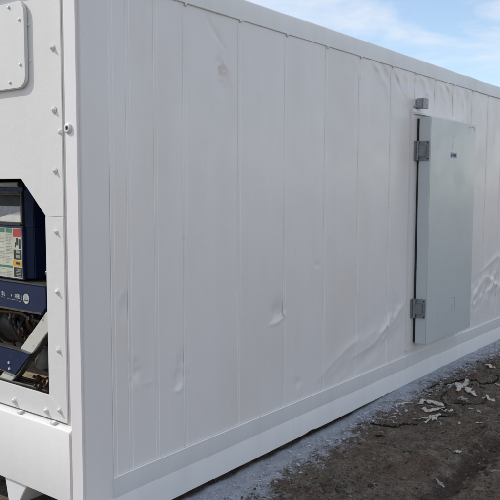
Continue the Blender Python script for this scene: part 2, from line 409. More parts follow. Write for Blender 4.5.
    # ripples right of the door
    for x0, z0 in ((5.20, 0.58), (5.46, 0.60), (5.74, 0.66), (6.02, 0.64)):
        d = d + crease(x, z, [(x0 - 0.08, z0 - 0.08), (x0, z0 + 0.02), (x0 + 0.12, z0 + 0.13)], 0.030, 0.010)
    d = d + crease(x, z, [(5.4, 0.86), (5.9, 1.0), (6.3, 0.95)], 0.04, 0.008)
    return d * sstep(ZL, ZL + 0.05, z)

JX = [0.200, 0.312, 0.506, 0.731, 1.213, 1.703, 2.203, 2.690, 3.215, 3.665, 4.09, 4.52, 5.02, 5.49, 5.93]
while JX[-1] < L - 0.5: JX.append(JX[-1] + 0.48)
JX[-1] = L - 0.2
def grid_mesh(xs, zs, yf):
    Xg, Zg = np.meshgrid(xs, zs, indexing='ij'); Yg = yf(Xg, Zg)
    V = np.stack([Xg, Yg, Zg], -1).reshape(-1, 3); n, m = len(xs), len(zs)
    I = np.arange(n * m).reshape(n, m)
    F = np.stack([I[:-1, :-1], I[1:, :-1], I[1:, 1:], I[:-1, 1:]], -1).reshape(-1, 4)
    return V.tolist(), F.tolist()
for k in range(len(JX) - 1):
    a, b = JX[k], JX[k + 1]; near = a < 6.3
    xs = np.linspace(a, b, max(8, int((b - a) / (0.0095 if near else 0.06))))
    zs = np.linspace(ZL - 0.02, ZT + 0.02, 255 if near else 40)
    def yf(X, Z, a=a, b=b):
        e = np.minimum(X - a, b - X)
        return -side_disp(X, Z)
    V, F = grid_mesh(xs, zs, yf)
    o = obj('side_panel', V, F, 'white', CT, True, None, False)
# rolled joints between panels
def joint(x):
    prof = np.array([(-0.0160, 0.0), (-0.0150, 0.0011), (-0.0135, 0.0021), (-0.0120, 0.0011), (-0.0110, 0.0002), (0.0, 0.0), (0.0085, 0.0002), (0.0095, 0.0010), (0.0108, 0.0017), (0.0120, 0.0010), (0.0130, 0.0)])
    zs = np.linspace(ZL - 0.005, ZT + 0.005, 240 if x < 6.3 else 20); n = len(prof)
    wob = 0.004 * fbm(zs * 1.3 + x * 7, zs * 0 + x, 2, 3)
    d = side_disp(np.full_like(zs, x), zs)
    X = x + prof[None, :, 0] + wob[:, None]; Y = -d[:, None] - prof[None, :, 1] - 0.0006; Z = np.repeat(zs[:, None], n, 1)
    I = np.arange(len(zs) * n).reshape(len(zs), n)
    F = np.stack([I[:-1, :-1], I[:-1, 1:], I[1:, 1:], I[1:, :-1]], -1).reshape(-1, 4)
    o = obj('panel_joint', np.stack([X, Y, Z], -1).reshape(-1, 3).tolist(), F.tolist(), 'seal', CT, True, None, False)
    o.data.materials.append(M['white'])
    col = np.tile(np.arange(n - 1), len(zs) - 1); o.data.polygons.foreach_set('material_index', np.isin(col, (4, 5)).astype(np.int32))
    return o
for x in JX: joint(x)
# insulated body behind the sheets
box('insulated_body', (0.62, L - 0.03), (0.03, WID - 0.012), (0.20, H - 0.03), 'liner', CT)
box('roof', (0.05, L - 0.02), (0.05, WID - 0.05), (H - 0.026, H - 0.008), 'white', CT)
box('far_side_wall', (0.12, L - 0.12), (WID - 0.010, WID - 0.004), (0.2, 2.82), 'white', CT)
box('rear_wall', (L - 0.029, L - 0.012), (0.05, WID - 0.05), (0.2, 2.82), 'white', CT)

# top rail: a folded section, slightly wavy along its length
def rail(name, prof, x0, x1, wav, mat, n=180):
    xs = np.linspace(x0, x1, n); V = []; F = []; m = len(prof)
    for x in xs:
        for j, (y, z) in enumerate(prof):
            dy, dz = wav(x, j); V.append((x, y + dy, z + dz))
    for i in range(n - 1):
        for j in range(m): F.append((i * m + j, i * m + (j + 1) % m, (i + 1) * m + (j + 1) % m, (i + 1) * m + j))
    F.append(tuple(range(m))); F.append(tuple(range((n - 1) * m, n * m)))
    return obj(name, V, F, mat, CT, True, 32)
tp = [(0.03, 2.764), (-0.007, 2.764), (-0.0095, 2.767), (-0.0075, 2.80), (-0.003, 2.872), (0.003, 2.888), (0.014, 2.896), (0.09, 2.898), (0.09, 2.86), (0.03, 2.86)]
def tw(x, j):
    a = 0.010 * float(fbm(np.array(x * 0.55), np.array(1.0), 2, 4)) + 0.006 * float(fbm(np.array(x * 3), np.array(2.0), 2, 8))
    dip = -0.005 * math.exp(-((x - 4.62) / 0.16) ** 2) + 0.004 * math.exp(-((x - 4.95) / 0.12) ** 2)
    return (a * 0.8, (a + dip) if 3 <= j <= 7 else 0.15 * a)
rail('top_rail', tp, 0.196, L - 0.19, tw, 'sill', 260)
rail('far_top_rail', [(WID - y, z) for y, z in tp[::-1]], 0.196, L - 0.19, tw, 'sill', 40)
for x in JX[1:]:
    V, F = lathe([(0, 0.009), (0.004, 0.0088), (0.008, 0.0065), (0.010, 0.0)], 10, (x + 0.004, -0.007, 2.757), (0, -1, 0))
    obj('rail_rivet', V[:-10] + [V[-1]] * 10, F, 'sill', CT, True, 50)
# bottom rail: lap plate then a fold that kicks outward
lap = [(0.012, 0.276), (-0.005, 0.278), (-0.0085, 0.275), (-0.009, 0.185), (-0.004, 0.168), (0.012, 0.168)]
def lw(x, j): return (0.004 * float(fbm(np.array(x * 2.0), np.array(3.0), 2, 2)), 0.004 * float(fbm(np.array(x * 1.1), np.array(6.0), 2, 12)) * (1 if j in (1, 2, 0) else 0.5))
for x_ in (0,):
    V, F = tube([(x, -0.0065 + lw(x, 1)[0], 0.2795 + lw(x, 1)[1]) for x in np.linspace(0.182, L - 0.192, 200)], 0.0048, 7); obj('seam_sealant', V, F, 'seal', CT, True, 60)
rail('lap_plate', lap, 0.180, L - 0.19, lw, 'rail', 220)
br = [(0.03, 0.172), (-0.003, 0.172), (-0.0065, 0.164), (-0.015, 0.034), (-0.015, 0.024), (-0.010, 0.020), (0.06, 0.020), (0.06, 0.028), (0.03, 0.028)]
def bw(x, j):
    w = 0.005 * float(fbm(np.array(x * 1.4), np.array(9.0), 3, 15))
    nick = math.exp(-((x - 2.02) / 0.05) ** 2)
    if 3 <= j <= 5: return (w - 0.010 * nick, w * 0.8 + 0.016 * nick + 0.007 * math.exp(-((x - 3.22) / 0.03) ** 2))
    return (w * 0.4, 0)
rail('bottom_rail', br, 0.10, L - 0.12, bw, 'rail', 360)
rail('far_bottom_rail', [(WID - y, z) for y, z in br[::-1]], 0.10, L - 0.12, lambda x, j: (0, 0), 'sill', 10)

# corner posts (an L section with a rounded nose)
def post(x0, x1, y0, y1, name='corner_post'):
    bm = bmesh.new()
    v = [bm.verts.new((x, y, z)) for x in (x0, x1) for y in (y0, y1) for z in (0.115, 2.80)]
    for f in ((0, 1, 3, 2), (4, 6, 7, 5), (0, 4, 5, 1), (2, 3, 7, 6), (0, 2, 6, 4), (1, 5, 7, 3)): bm.faces.new([v[k] for k in f])
    bmesh.ops.recalc_face_normals(bm, faces=bm.faces)
    es = [e for e in bm.edges if abs(e.verts[0].co.z - e.verts[1].co.z) > 1]
    es = [e for e in es if (abs(e.verts[0].co.x) < 1e-4 or abs(e.verts[0].co.x - L) < 1e-4)]
    bmesh.ops.bevel(bm, geom=es, offset=0.018, segments=8, affect='EDGES')
    return from_bm(name, bm, 'postpaint', CT, True, 40)
post(0.0, 0.1995, 0.0, 0.113)
post(0.0, 0.1965, WID - 0.113, WID)
post(L - 0.19, L, 0.0, 0.113); post(L - 0.19, L, WID - 0.113, WID)
for x in (0, L):
    for y in (0, WID):
        for z in (0, H):
            sx = 1 if x == 0 else -1; sy = 1 if y == 0 else -1
            xs = sorted((x - sx * 0.004, x + sx * 0.174)); ys = sorted((y - sy * 0.004, y + sy * 0.158)); zs = (0.004, 0.1148) if z == 0 else (H - 0.0962, H)
            c = box('corner_casting', xs, ys, zs, 'sill', CT, 0.008)
            xf = x - sx * 0.0045; yf_ = y - sy * 0.0045; zc = sum(zs) / 2
            p = prism('casting_hole', [(y + sy * 0.082 + 0.040 * math.cos(t) * 0.7, zc + 0.038 * math.sin(t)) for t in np.linspace(0, 2 * math.pi, 20)[:-1]], 0, xf - sx * 0.0006, xf + sx * 0.004, 'black', c)
            prism('casting_hole', [(x + sx * 0.088 + 0.040 * math.cos(t), zc + 0.030 * math.sin(t)) for t in np.linspace(0, 2 * math.pi, 20)[:-1]], 1, yf_ - sy * 0.0006, yf_ + sy * 0.004, 'black', c)

# front end frame, set back 4 cm between the posts
XF = 0.04; TH = 0.008; YR = 0.178; YL = WID - 0.178
OPEN = [(0.325, 0.690), (0.325, 1.618), (0.528, 1.808), (WID - 0.528, 1.808), (WID - 0.325, 1.618), (WID - 0.325, 0.690)]
up = [(YR, 1.6175), (0.325, 1.6175), (0.528, 1.808), (WID - 0.528, 1.808), (WID - 0.325, 1.6175), (YL, 1.6175), (YL, 2.765), (YR, 2.765)]
prism('upper_front_panel', up, 0, XF, XF + TH, 'front', CT, 0.0018)
prism('frame_stile', [(YR, 0.618), (0.325, 0.6895), (0.325, 1.6165), (YR, 1.6165)], 0, XF - 0.002, XF + TH, 'front', CT, 0.0018)
prism('frame_stile', [(YL, 0.618), (WID - 0.325, 0.6895), (WID - 0.325, 1.6165), (YL, 1.6165)], 0, XF - 0.002, XF + TH, 'front', CT, 0.0018)
prism('frame_bottom_strip', [(YR, 0.562), (YL, 0.562), (YL, 0.616), (WID - 0.325, 0.687), (0.325, 0.687), (YR, 0.616)], 0, XF - 0.001, XF + TH, 'front', CT, 0.002)
# channel between frame and post: a rolled bead in the gap
box('frame_channel', (XF + 0.009, XF + 0.03), (0.1132, YR + 0.01), (0.552, 2.77), 'front', CT)
box('frame_channel', (XF + 0.009, XF + 0.03), (YL - 0.01, WID - 0.1132), (0.552, 2.77), 'front', CT)
for yb in (0.1335, WID - 0.1335):
    V, F = tube([(XF + 0.002, yb, z) for z in np.linspace(0.556, 2.77, 12)], 0.0125, 10)
    obj('channel_bead', V, F, 'front', CT, True, 60)
box('front_header', (0.0, 0.12), (0.160, WID - 0.160), (2.771, 2.892), 'front', CT, 0.006)
# sill beam with a sloping shelf on top
prism('front_sill', [(0.0, 0.165), (0.0, 0.534), (0.006, 0.543), (0.064, 0.556), (0.12, 0.556), (0.12, 0.165)], 1, 0.1135, WID - 0.1135, 'front', CT, 0.0025)
for y0 in (0.50, WID - 0.705):
    br_ = prism('sill_bracket', [(y0 - 0.004, 0.1645), (y0 + 0.205, 0.1645), (y0 + 0.175, 0.03), (y0 + 0.09, 0.03)], 0, 0.012, 0.30, 'sill', CT, 0.004)
for x in np.arange(0.62, L - 0.3, 0.62): box('cross_member', (x, x + 0.05), (0.07, WID - 0.07), (0.055, 0.199), 'dark', CT)

def bolt_mesh():
    V, F = lathe([(0, 0.0165), (0.003, 0.0165), (0.0035, 0.012), (0.011, 0.0115), (0.0135, 0.009)], 6, (0, 0, 0), (-1, 0, 0))
    V2, F2 = lathe([(0, 0.019), (0.0028, 0.0185)], 16, (0, 0, 0), (-1, 0, 0)); V3, F3 = lathe([(0.0125, 0.006), (0.021, 0.0055)], 10, (0, 0, 0), (-1, 0, 0))
    V1 = list(V); FF = list(F)
    for v, f in ((V2, F2), (V3, F3)):
        n = len(V1); V1 += v; FF += [tuple(i + n for i in t) for t in f]
    return V1, FF
b0 = None
def bolt(y, z, ang):
    global b0
    if b0 is None:
        V, F = bolt_mesh(); o = obj('frame_bolt', V, F, 'front', CT, True, 30); b0 = o
    else:
        o = b0.copy(); COL.objects.link(o); o.parent = CT
    o.location = (XF - 0.0015, y, z); o.rotation_euler = (ang, R.uniform(-.06, .06), R.uniform(-.06, .06)); k = R.uniform(0.86, 1.05); o.scale = (R.uniform(0.7, 0.95), k, k)
for z in (2.447, 2.145, 1.845, 1.540, 1.236, 0.936):
    bolt(0.238, z, R.random() * 3); bolt(WID - 0.238, z, R.random() * 3)
for y in (0.239, 0.349, 0.633, 0.92, 1.21, 1.50, 1.80, WID - 0.349, WID - 0.239): bolt(y, 0.623 if y < 0.3 or y > 2.15 else 0.598, R.random() * 3)
# small lugs on the shelf below the bolts
for y in (0.27, 0.56, 0.85): box('shelf_clip', (0.010, 0.036), (y - 0.018, y + 0.018), (0.5445, 0.562), 'front', CT, 0.004)
# access cover with its screws
ac = prism('access_cover', rrect(0.436, 1.10, 2.270, 2.708, 0.062), 0, XF - 0.022, XF - 0.0005, 'front', CT, 0.004)
def screw(y, z, x, par):
    V, F = lathe([(0, 0.0085), (0.003, 0.0085), (0.006, 0.006), (0.007, 0.002)], 10, (x, y, z), (-1, 0, 0)); obj('cover_screw', V, F, 'front', par, True, 40)
for y, z in ((0.565, 2.686), (0.478, 2.612), (0.476, 2.388), (0.570, 2.306), (0.75, 2.30), (0.93, 2.30), (0.75, 2.685), (0.93, 2.685), (1.06, 2.40), (1.06, 2.60)): screw(y, z, XF - 0.0222, ac)
for y, z in ((0.432, 2.584), (0.427, 2.404)):
    V, F = lathe([(0, 0.008), (0.003, 0.008), (0.005, 0.005)], 10, (XF - 0.0003, y - 0.004, z), (-1, 0, 0)); obj('panel_rivet', V, F, 'front', CT, True, 40)
# round eyelet on the corner post
eye = obj('post_eyelet', *lathe([(0, 0.026), (0.004, 0.026), (0.010, 0.022), (0.013, 0.017), (0.012, 0.011), (0.004, 0.0095)], 24, (0.0005, 0.077, 2.045), (-1, 0, 0)), 'front', CT, True, 50)
obj('eyelet_hole', *lathe([(0.0, 0.0095), (0.0068, 0.0092)], 16, (0.0, 0.077, 2.045), (-1, 0, 0)), 'black', eye)
obj('bead_clip', *lathe([(0, 0.013), (0.010, 0.012), (0.016, 0.006)], 10, (XF - 0.002, 0.187, 2.035), (-1, 0, 0)), 'front', CT, True, 40)
# recess that holds the machinery
DB = 0.60
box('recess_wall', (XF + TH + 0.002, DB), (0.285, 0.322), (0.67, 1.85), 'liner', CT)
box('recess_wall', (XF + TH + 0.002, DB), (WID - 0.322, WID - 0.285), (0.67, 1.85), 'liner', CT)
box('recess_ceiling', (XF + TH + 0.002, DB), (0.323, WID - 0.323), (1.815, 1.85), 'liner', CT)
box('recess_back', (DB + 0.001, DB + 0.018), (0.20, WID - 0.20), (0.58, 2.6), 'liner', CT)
box('recess_floor', (XF + TH + 0.002, DB), (0.29, WID - 0.29), (0.600, 0.655), 'tan', CT)

# side door with casing
DX0, DX1, DZ0, DZ1, DY0, DY1 = 3.676, 4.742, 0.385, 2.388, -0.042, -0.150
C0 = -0.020
box('door_casing', (3.575, 3.690), (C0, 0.004), (0.330, 2.455), 'white', CT, 0.002)
box('door_casing', (4.728, 4.835), (C0, 0.004), (0.330, 2.455), 'white', CT, 0.002)
box('door_casing', (3.6902, 4.7278), (C0, 0.004), (2.374, 2.455), 'white', CT, 0.002)
box('door_casing', (3.6902, 4.7278), (C0, 0.004), (0.330, 0.400), 'white', CT, 0.002)
prism('drip_trim', [(C0 - 0.034, 2.408), (C0 - 0.034, 2.414), (C0 + 0.002, 2.432), (C0 + 0.002, 2.408)], 0, 3.600, 4.745, 'sill', CT)
box('door_stop', (3.70, 4.72), (C0 + 0.004, 0.006), (0.395, 2.38), 'liner', CT)
door = box('door', (DX0, DX1), (DY1, DY0), (DZ0, DZ1), 'door', CT, 0.007, 3)
box('door_gasket', (DX0 + 0.012, DX1 - 0.012), (DY0 + 0.0005, C0 - 0.001), (DZ0 + 0.012, DZ1 - 0.012), 'black', door)
def hinge(z, k):
    h = box('hinge', (DX0 - 0.013, DX0 - 0.0005), (-0.140, -0.028), (z - 0.085, z + 0.085), 'hinge', door, 0.003)
    h2 = box('hinge_leaf', (DX0 - 0.058, DX0 - 0.004), (C0 - 0.012, C0 - 0.0005), (z - 0.085, z + 0.085), 'hinge', door, 0.003)
    box('hinge_body', (DX0 - 0.032, DX0 - 0.0135), (-0.118, -0.050), (z - 0.052, z + 0.045), 'hinge', door, 0.006)
    V, F = tube([(DX0 - 0.026, -0.040, z - 0.082), (DX0 - 0.026, -0.040, z + 0.082)], 0.014, 12); obj('hinge_pin', V, F, 'hinge', door, True, 50)
    for dy in (-0.128, -0.050):
        for dz in (-0.070, 0.070):
            obj('hinge_screw', *lathe([(0, 0.007), (0.004, 0.006)], 8, (DX0 - 0.0128, dy, z + dz), (-1, 0, 0)), 'black', door)
hinge(2.095, 0); hinge(0.705, 1)
st = box('door_sticker', (4.125, 4.265), (DY1 - 0.0012, DY1 - 0.0002), (2.048, 2.098), 'mark', door)
for x0, x1, z0, z1 in ((4.136, 4.160, 2.058, 2.088), (4.166, 4.192, 2.060, 2.088), (4.198, 4.220, 2.058, 2.086), (4.226, 4.252, 2.058, 2.088)):
    prism('sticker_print', [(x0, z0), (x1 - 0.006, z0), (x1, z0 + 0.008), (x1, z1), (x0 + 0.007, z1), (x0, z1 - 0.008)], 1, DY1 - 0.0018, DY1 - 0.0013, 'blueink', door)
for (x0, x1, z0, z1) in ((4.166, 4.172, 2.13, 2.20), (4.168, 4.173, 2.22, 2.25), (4.560, 4.566, 2.295, 2.360), (4.566, 4.62, 2.353, 2.360), (4.64, 4.70, 2.353, 2.359), (4.695, 4.700, 2.32, 2.353), (4.31, 4.315, 0.60, 0.74), (4.24, 4.31, 0.735, 0.740), (4.25, 4.254, 0.58, 0.70)):
    box('adhesive_mark', (x0, x1), (DY1 - 0.0008, DY1 - 0.0002), (z0, z1), 'scratch', door)
jb = box('junction_box', (3.665, 3.765), (-0.075, -0.0225 + 0.012), (2.462, 2.548), 'box', CT, 0.004)
box('box_lid', (3.662, 3.768), (-0.082, -0.0752), (2.459, 2.551), 'box', jb, 0.003)
V, F = tube([(3.63, -0.012, 2.470), (3.648, -0.018, 2.474), (3.670, -0.030, 2.476)], 0.008, 8); obj('cable_gland', V, F, 'box', jb, True)

# ------------------------------------------------------------------ refrigeration machinery in the recess
UN = thing('refrigeration_unit', 'dark blue refrigeration machinery set in the recess of the white container end', 'refrigeration unit', (0.3, 1.2, 0.656))
UL = UN.location
def U(o): o.parent = UN; o.location = -UL; return o
XB = 0.115                              # front of the control box
# control box: front with a window opening, built of frame pieces round a recessed window
YB0, YB1 = 0.630, 1.80
cb = U(prism('control_box', [(0.135, YB0 + 0.001), (XB + 0.05, YB0 - 0.030), (0.52, YB0 - 0.030), (0.52, YB1), (0.135, YB1)], 2, 1.262, 1.545, 'blue', None, 0.004))
U(box('control_box_face', (XB, 0.1345), (YB0, YB1), (1.255, 1.552), 'blue', None, 0.004))
U(prism('control_box_top', [(0.135, YB0 + 0.001), (XB + 0.05, YB0 - 0.030), (0.52, YB0 - 0.030), (0.52, YB1), (0.135, YB1)], 2, 1.752, 1.790, 'blue', None, 0.004))
U(prism('control_box_side', [(0.13, YB0 + 0.006), (XB + 0.05, YB0 - 0.030), (0.50, YB0 - 0.030), (0.50, YB0 + 0.03), (0.18, YB0 + 0.03)], 2, 1.546, 1.7515, 'blue', None, 0.003))
U(box('box_top_lip', (XB - 0.022, 0.134), (YB0 + 0.008, YB1), (1.768, 1.790), 'steel', None, 0.004))
U(box('window_head', (XB + 0.004, 0.1345), (YB0, YB1), (1.742, 1.7675), 'blue', None, 0.003))
wf = U(box('window_frame', (XB + 0.001, 0.155), (YB0 + 0.004, YB0 + 0.026), (1.560, 1.7415), 'black', None, 0.003))
U(box('window_frame', (XB + 0.001, 0.155), (YB0 + 0.0262, 1.10), (1.727, 1.7415), 'black', None, 0.003))
U(box('window_frame', (XB + 0.001, 0.155), (YB0 + 0.0262, 1.10), (1.5535, 1.571), 'black', None, 0.003))
U(box('window_frame', (XB + 0.001, 0.155), (1.1002, 1.13), (1.5535, 1.7415), 'black', None, 0.003))
U(box('window_surround', (XB + 0.003, 0.1345), (1.131, YB1), (1.553, 1.7415), 'blue', None, 0.003))
U(box('window_back', (0.186, 0.192), (YB0 + 0.01, 1.12), (1.553, 1.745), 'box', None))
U(box('display_screen', (0.178, 0.1858), (0.72, 1.0), (1.66, 1.72), 'black', None, 0.002))
U(prism('sunlit_wedge', [(YB0 + 0.030, 1.5715), (YB0 + 0.030, 1.637), (1.02, 1.5715)], 0, 0.150, 0.160, 'pale', None))  # pale shape drawn for the wedge of sunlight on the recess floor
U(prism('window_pane', [(YB0 + 0.026, 1.571), (1.10, 1.571), (1.10, 1.727), (YB0 + 0.026, 1.727)], 0, XB + 0.008, XB + 0.011, None if False else 'dark', None)) if False else None
# instruction label
LY0, LY1 = 0.642, 1.05
xl = XB - 0.001
lab = U(box('instruction_label', (xl, XB - 0.0002), (LY0, LY1), (1.262, 1.540), 'paper', None))
def pr(name, y0, y1, z0, z1, m, k=1):
    o = box(name, (xl - 0.0005 * k, xl - 0.0005 * (k - 1) - 0.00005), (y0, y1), (z0, z1), m, lab); return o
pr('green_header', LY0 + 0.088, 0.79, 1.512, 1.538, 'green'); pr('green_header', 0.80, LY1, 1.512, 1.538, 'green')
pr('red_block', LY0 + 0.004, LY0 + 0.080, 1.492, 1.538, 'red')
pr('pictogram', LY0 + 0.012, LY0 + 0.030, 1.428, 1.480, 'ink'); pr('pictogram', LY0 + 0.034, LY0 + 0.052, 1.446, 1.486, 'ink'); pr('pictogram', LY0 + 0.056, LY0 + 0.064, 1.434, 1.462, 'ink')
pr('black_block', LY0 + 0.004, LY0 + 0.078, 1.366, 1.422, 'ink'); pr('pictogram', LY0 + 0.022, LY0 + 0.056, 1.400, 1.416, 'greyink', 2); pr('pictogram', LY0 + 0.022, LY0 + 0.056, 1.374, 1.392, 'greyink', 2)
pr('yellow_block', LY0 + 0.004, LY0 + 0.084, 1.330, 1.362, 'yellow'); pr('pictogram', LY0 + 0.020, LY0 + 0.056, 1.340, 1.352, 'ink', 2)
pr('green_band', LY0 + 0.088, LY1, 1.318, 1.330, 'green')
pr('black_block', LY0 + 0.004, LY0 + 0.078, 1.268, 1.324, 'ink')
V, F = [], []
rl = random.Random(3)
def bar(y0, y1, z0, z1, x=xl - 0.0005):
    n = len(V); V.extend([(x, y0, z0), (x, y1, z0), (x, y1, z1), (x, y0, z1)]); F.append((n, n + 1, n + 2, n + 3))
for c0, c1 in ((LY0 + 0.094, 0.790), (0.800, 0.91), (0.92, LY1 - 0.006)):
    z = 1.504
    while z > 1.268:
        if not (1.312 < z < 1.338):
            y = c1
            while y > c0 + 0.01:
                w = rl.uniform(0.008, 0.026); bar(max(c0, y - w), y, z - 0.0035, z); y -= w + 0.006
                if rl.random() < 0.2: break
        z -= 0.0085 if rl.random() < 0.8 else 0.016
for k in range(6): bar(LY0 + 0.010, LY0 + 0.010 + rl.uniform(0.03, 0.06), 1.273 + k * 0.008, 1.2765 + k * 0.008, xl - 0.0011)
o = obj('print_lines', V, F, 'greyink', lab); o['kind'] = 'stuff'
# wiring and small hardware in the dark gap right of the box
for k in range(7):
    y = R.uniform(0.36, 0.47); x = R.uniform(0.14, 0.32)
    pts = spline([(x, y, 1.76), (x + R.uniform(-.03, .03), y + R.uniform(-.03, .03), 1.6), (x + R.uniform(-.03, .03), y + R.uniform(-.04, .03), 1.42), (x, y + R.uniform(-.02, .02), 1.25)], 6)
    U(obj('wiring_hose', *tube(pts, R.uniform(0.006, 0.012), 7), R.choice(['dark', 'black', 'steel']), None, True))
for y, z in ((0.40, 1.60), (0.415, 1.48), (0.39, 1.36), (0.43, 1.31)):
    U(obj('wire_clamp', *lathe([(0, 0.016), (0.012, 0.015), (0.018, 0.008)], 9, (0.13, y, z), (-1, 0.3, 0)), 'steel', None, True, 40))
# navy beam across the middle with a badge and worn lettering
XM = 0.095
bm_ = U(prism('cross_beam', [(0.408, 1.130), (0.448, 1.090), (2.03, 1.090), (2.03, 1.243), (0.408, 1.243)], 0, XM, 0.24, 'blue', None, 0.006))
U(box('beam_edge', (XM - 0.004, 0.22), (0.406, 2.03), (1.2432, 1.2475), 'steel', None, 0.001))
U(box('beam_lower_edge', (XM - 0.005, XM + 0.02), (0.450, 2.03), (1.0865, 1.096), 'steel', None, 0.001))
xm = XM - 0.0012
def mk(y0, y1, z0, z1, name='worn_letter', m='mark'): U(box(name, (xm, XM - 0.0002), (y0, y1), (z0, z1), m, None))
def stroke(name, pts, m='mark'): U(prism(name, pts, 0, xm, XM - 0.0002, m, None))
# "BL" then a dot, then a worn word and a digit
def letter(y, z, w, h, strokes):            # y is the left (larger) side; strokes in 0..1 cells
    for a, b, c, d in strokes: mk(y - w * c, y - w * a, z + h * b, z + h * d)
letter(0.812, 1.158, 0.016, 0.026, [(0, 0, .3, 1), (.3, 0, .9, .2), (.3, .4, .9, .6), (.3, .8, .9, 1), (.75, .1, 1, .9)])
letter(0.792, 1.158, 0.012, 0.020, [(0, 0, .35, 1), (.35, 0, 1, .25)])
mk(0.716, 0.724, 1.160, 1.170)
letter(0.690, 1.154, 0.013, 0.022, [(0, 0, .3, .8), (.7, 0, 1, .9), (.2, .75, .8, 1), (.3, .35, .7, .5)])
letter(0.674, 1.153, 0.013, 0.024, [(0, 0, .3, 1), (.3, .8, .9, 1), (.65, .5, 1, .9), (.3, .4, .8, .55), (.7, 0, 1, .4)])
letter(0.658, 1.152, 0.012, 0.024, [(0, 0, .3, 1), (.3, 0, 1, .2), (.3, .4, .9, .6), (.3, .8, 1, 1)])
letter(0.634, 1.148, 0.009, 0.024, [(0, 0, 1, .2), (0, .1, .35, .5), (0, .4, 1, .6), (.65, .5, 1, .9), (0, .8, 1, 1)])
for y0, y1, z in ((0.66, 0.76, 1.143), (0.78, 0.82, 1.148), (0.63, 0.655, 1.138)): mk(y0, y1, z, z + 0.0022, 'worn_letter', 'greyink')
bd = U(obj('round_badge', *lathe([(0, 0.027), (0.002, 0.027)], 24, (XM - 0.0002, 0.584, 1.160), (-1, 0, 0)), 'mark', None))
U(obj('badge_mark', *lathe([(0, 0.014), (0.0008, 0.014)], 18, (XM - 0.0024, 0.586, 1.166), (-1, 0, 0)), 'box', None))
U(prism('badge_mark', [(0.562, 1.148), (0.606, 1.150), (0.600, 1.156), (0.566, 1.154)], 0, XM - 0.0030, XM - 0.0024, 'ink', None))
# compressor and piping in the dark bay
cz = 0.92
U(obj('compressor', *lathe([(-0.25, 0.05), (-0.245, 0.115), (-0.12, 0.120), (-0.11, 0.135), (-0.09, 0.135), (-0.08, 0.12), (0.16, 0.115), (0.17, 0.13), (0.19, 0.13), (0.20, 0.10), (0.25, 0.06)], 28, (0.40, 0.98, cz), (0, 1, 0)), 'dark', None, True, 35))
for k in range(9):
    y = 0.52 + 0.075 * k
    pts = spline([(0.30 + R.uniform(-.05, .05), y, 1.08), (0.26 + R.uniform(-.06, .05), y + R.uniform(-.06, .06), 1.0), (0.28 + R.uniform(-.06, .05), y + R.uniform(-.10, .10), 0.93), (0.32, y + R.uniform(-.1, .1), 0.84), (0.36, y, 0.72)], 7)
    U(obj('pipe', *tube(pts, R.choice([0.007, 0.010, 0.014]), 9), R.choice(['copper', 'dark', 'dark', 'steel']), None, True))
pts = spline([(0.20, 1.1, 1.03), (0.20, 0.80, 1.045), (0.21, 0.72, 1.02), (0.22, 0.62, 1.01), (0.26, 0.50, 0.99)], 8)
U(obj('pipe', *tube(pts, 0.012, 10), 'copper', None, True))
for y, z, r in ((0.70, 1.02, 0.022), (0.80, 0.93, 0.028), (0.62, 0.95, 0.020), (0.74, 0.90, 0.018), (0.88, 1.02, 0.02)):
    U(obj('valve_body', *lathe([(0, r * .7), (0.012, r), (0.03, r), (0.034, r * .6), (0.05, r * .55)], 6, (0.24, y, z), (-1, 0.2, 0.1)), R.choice(['steel', 'copper']), None, True, 30))
# diagonal brace, passing behind the lower bracket
def slant(name, p, q, w, x0, x1, mat):
    d = Vector((q[0] - p[0], q[1] - p[1])).normalized(); n = Vector((-d.y, d.x)) * w / 2
    return U(prism(name, [(p[0] + n.x, p[1] + n.y), (q[0] + n.x, q[1] + n.y), (q[0] - n.x, q[1] - n.y), (p[0] - n.x, p[1] - n.y)], 0, x0, x1, mat, None, 0.003))
slant('diagonal_brace', (0.372, 1.092), (0.845, 0.642), 0.084, 0.100, 0.112, 'brace')
slant('brace_flange', (0.342, 1.061), (0.815, 0.611), 0.008, 0.1125, 0.150, 'steel')
lb = U(prism('lower_bracket', [(0.540, 0.860), (0.640, 0.868), (2.0, 0.885), (2.0, 0.735), (0.86, 0.735), (0.695, 0.722)], 0, 0.084, 0.098, 'blue', None, 0.003))
U(prism('bracket_edge', [(0.545, 0.8605), (0.640, 0.8688), (2.0, 0.8858), (2.0, 0.8915), (0.640, 0.8745), (0.545, 0.866)], 0, 0.080, 0.112, 'steel', None))
U(box('bracket_slot', (0.0832, 0.0842), (0.838, 0.92), (0.775, 0.845), 'black', None))
for y, z in ((0.744, 0.785), (0.740, 0.752)): U(obj('bracket_bolt', *lathe([(0, 0.008), (0.006, 0.007)], 6, (0.0838, y, z), (-1, 0, 0)), 'pale', None))
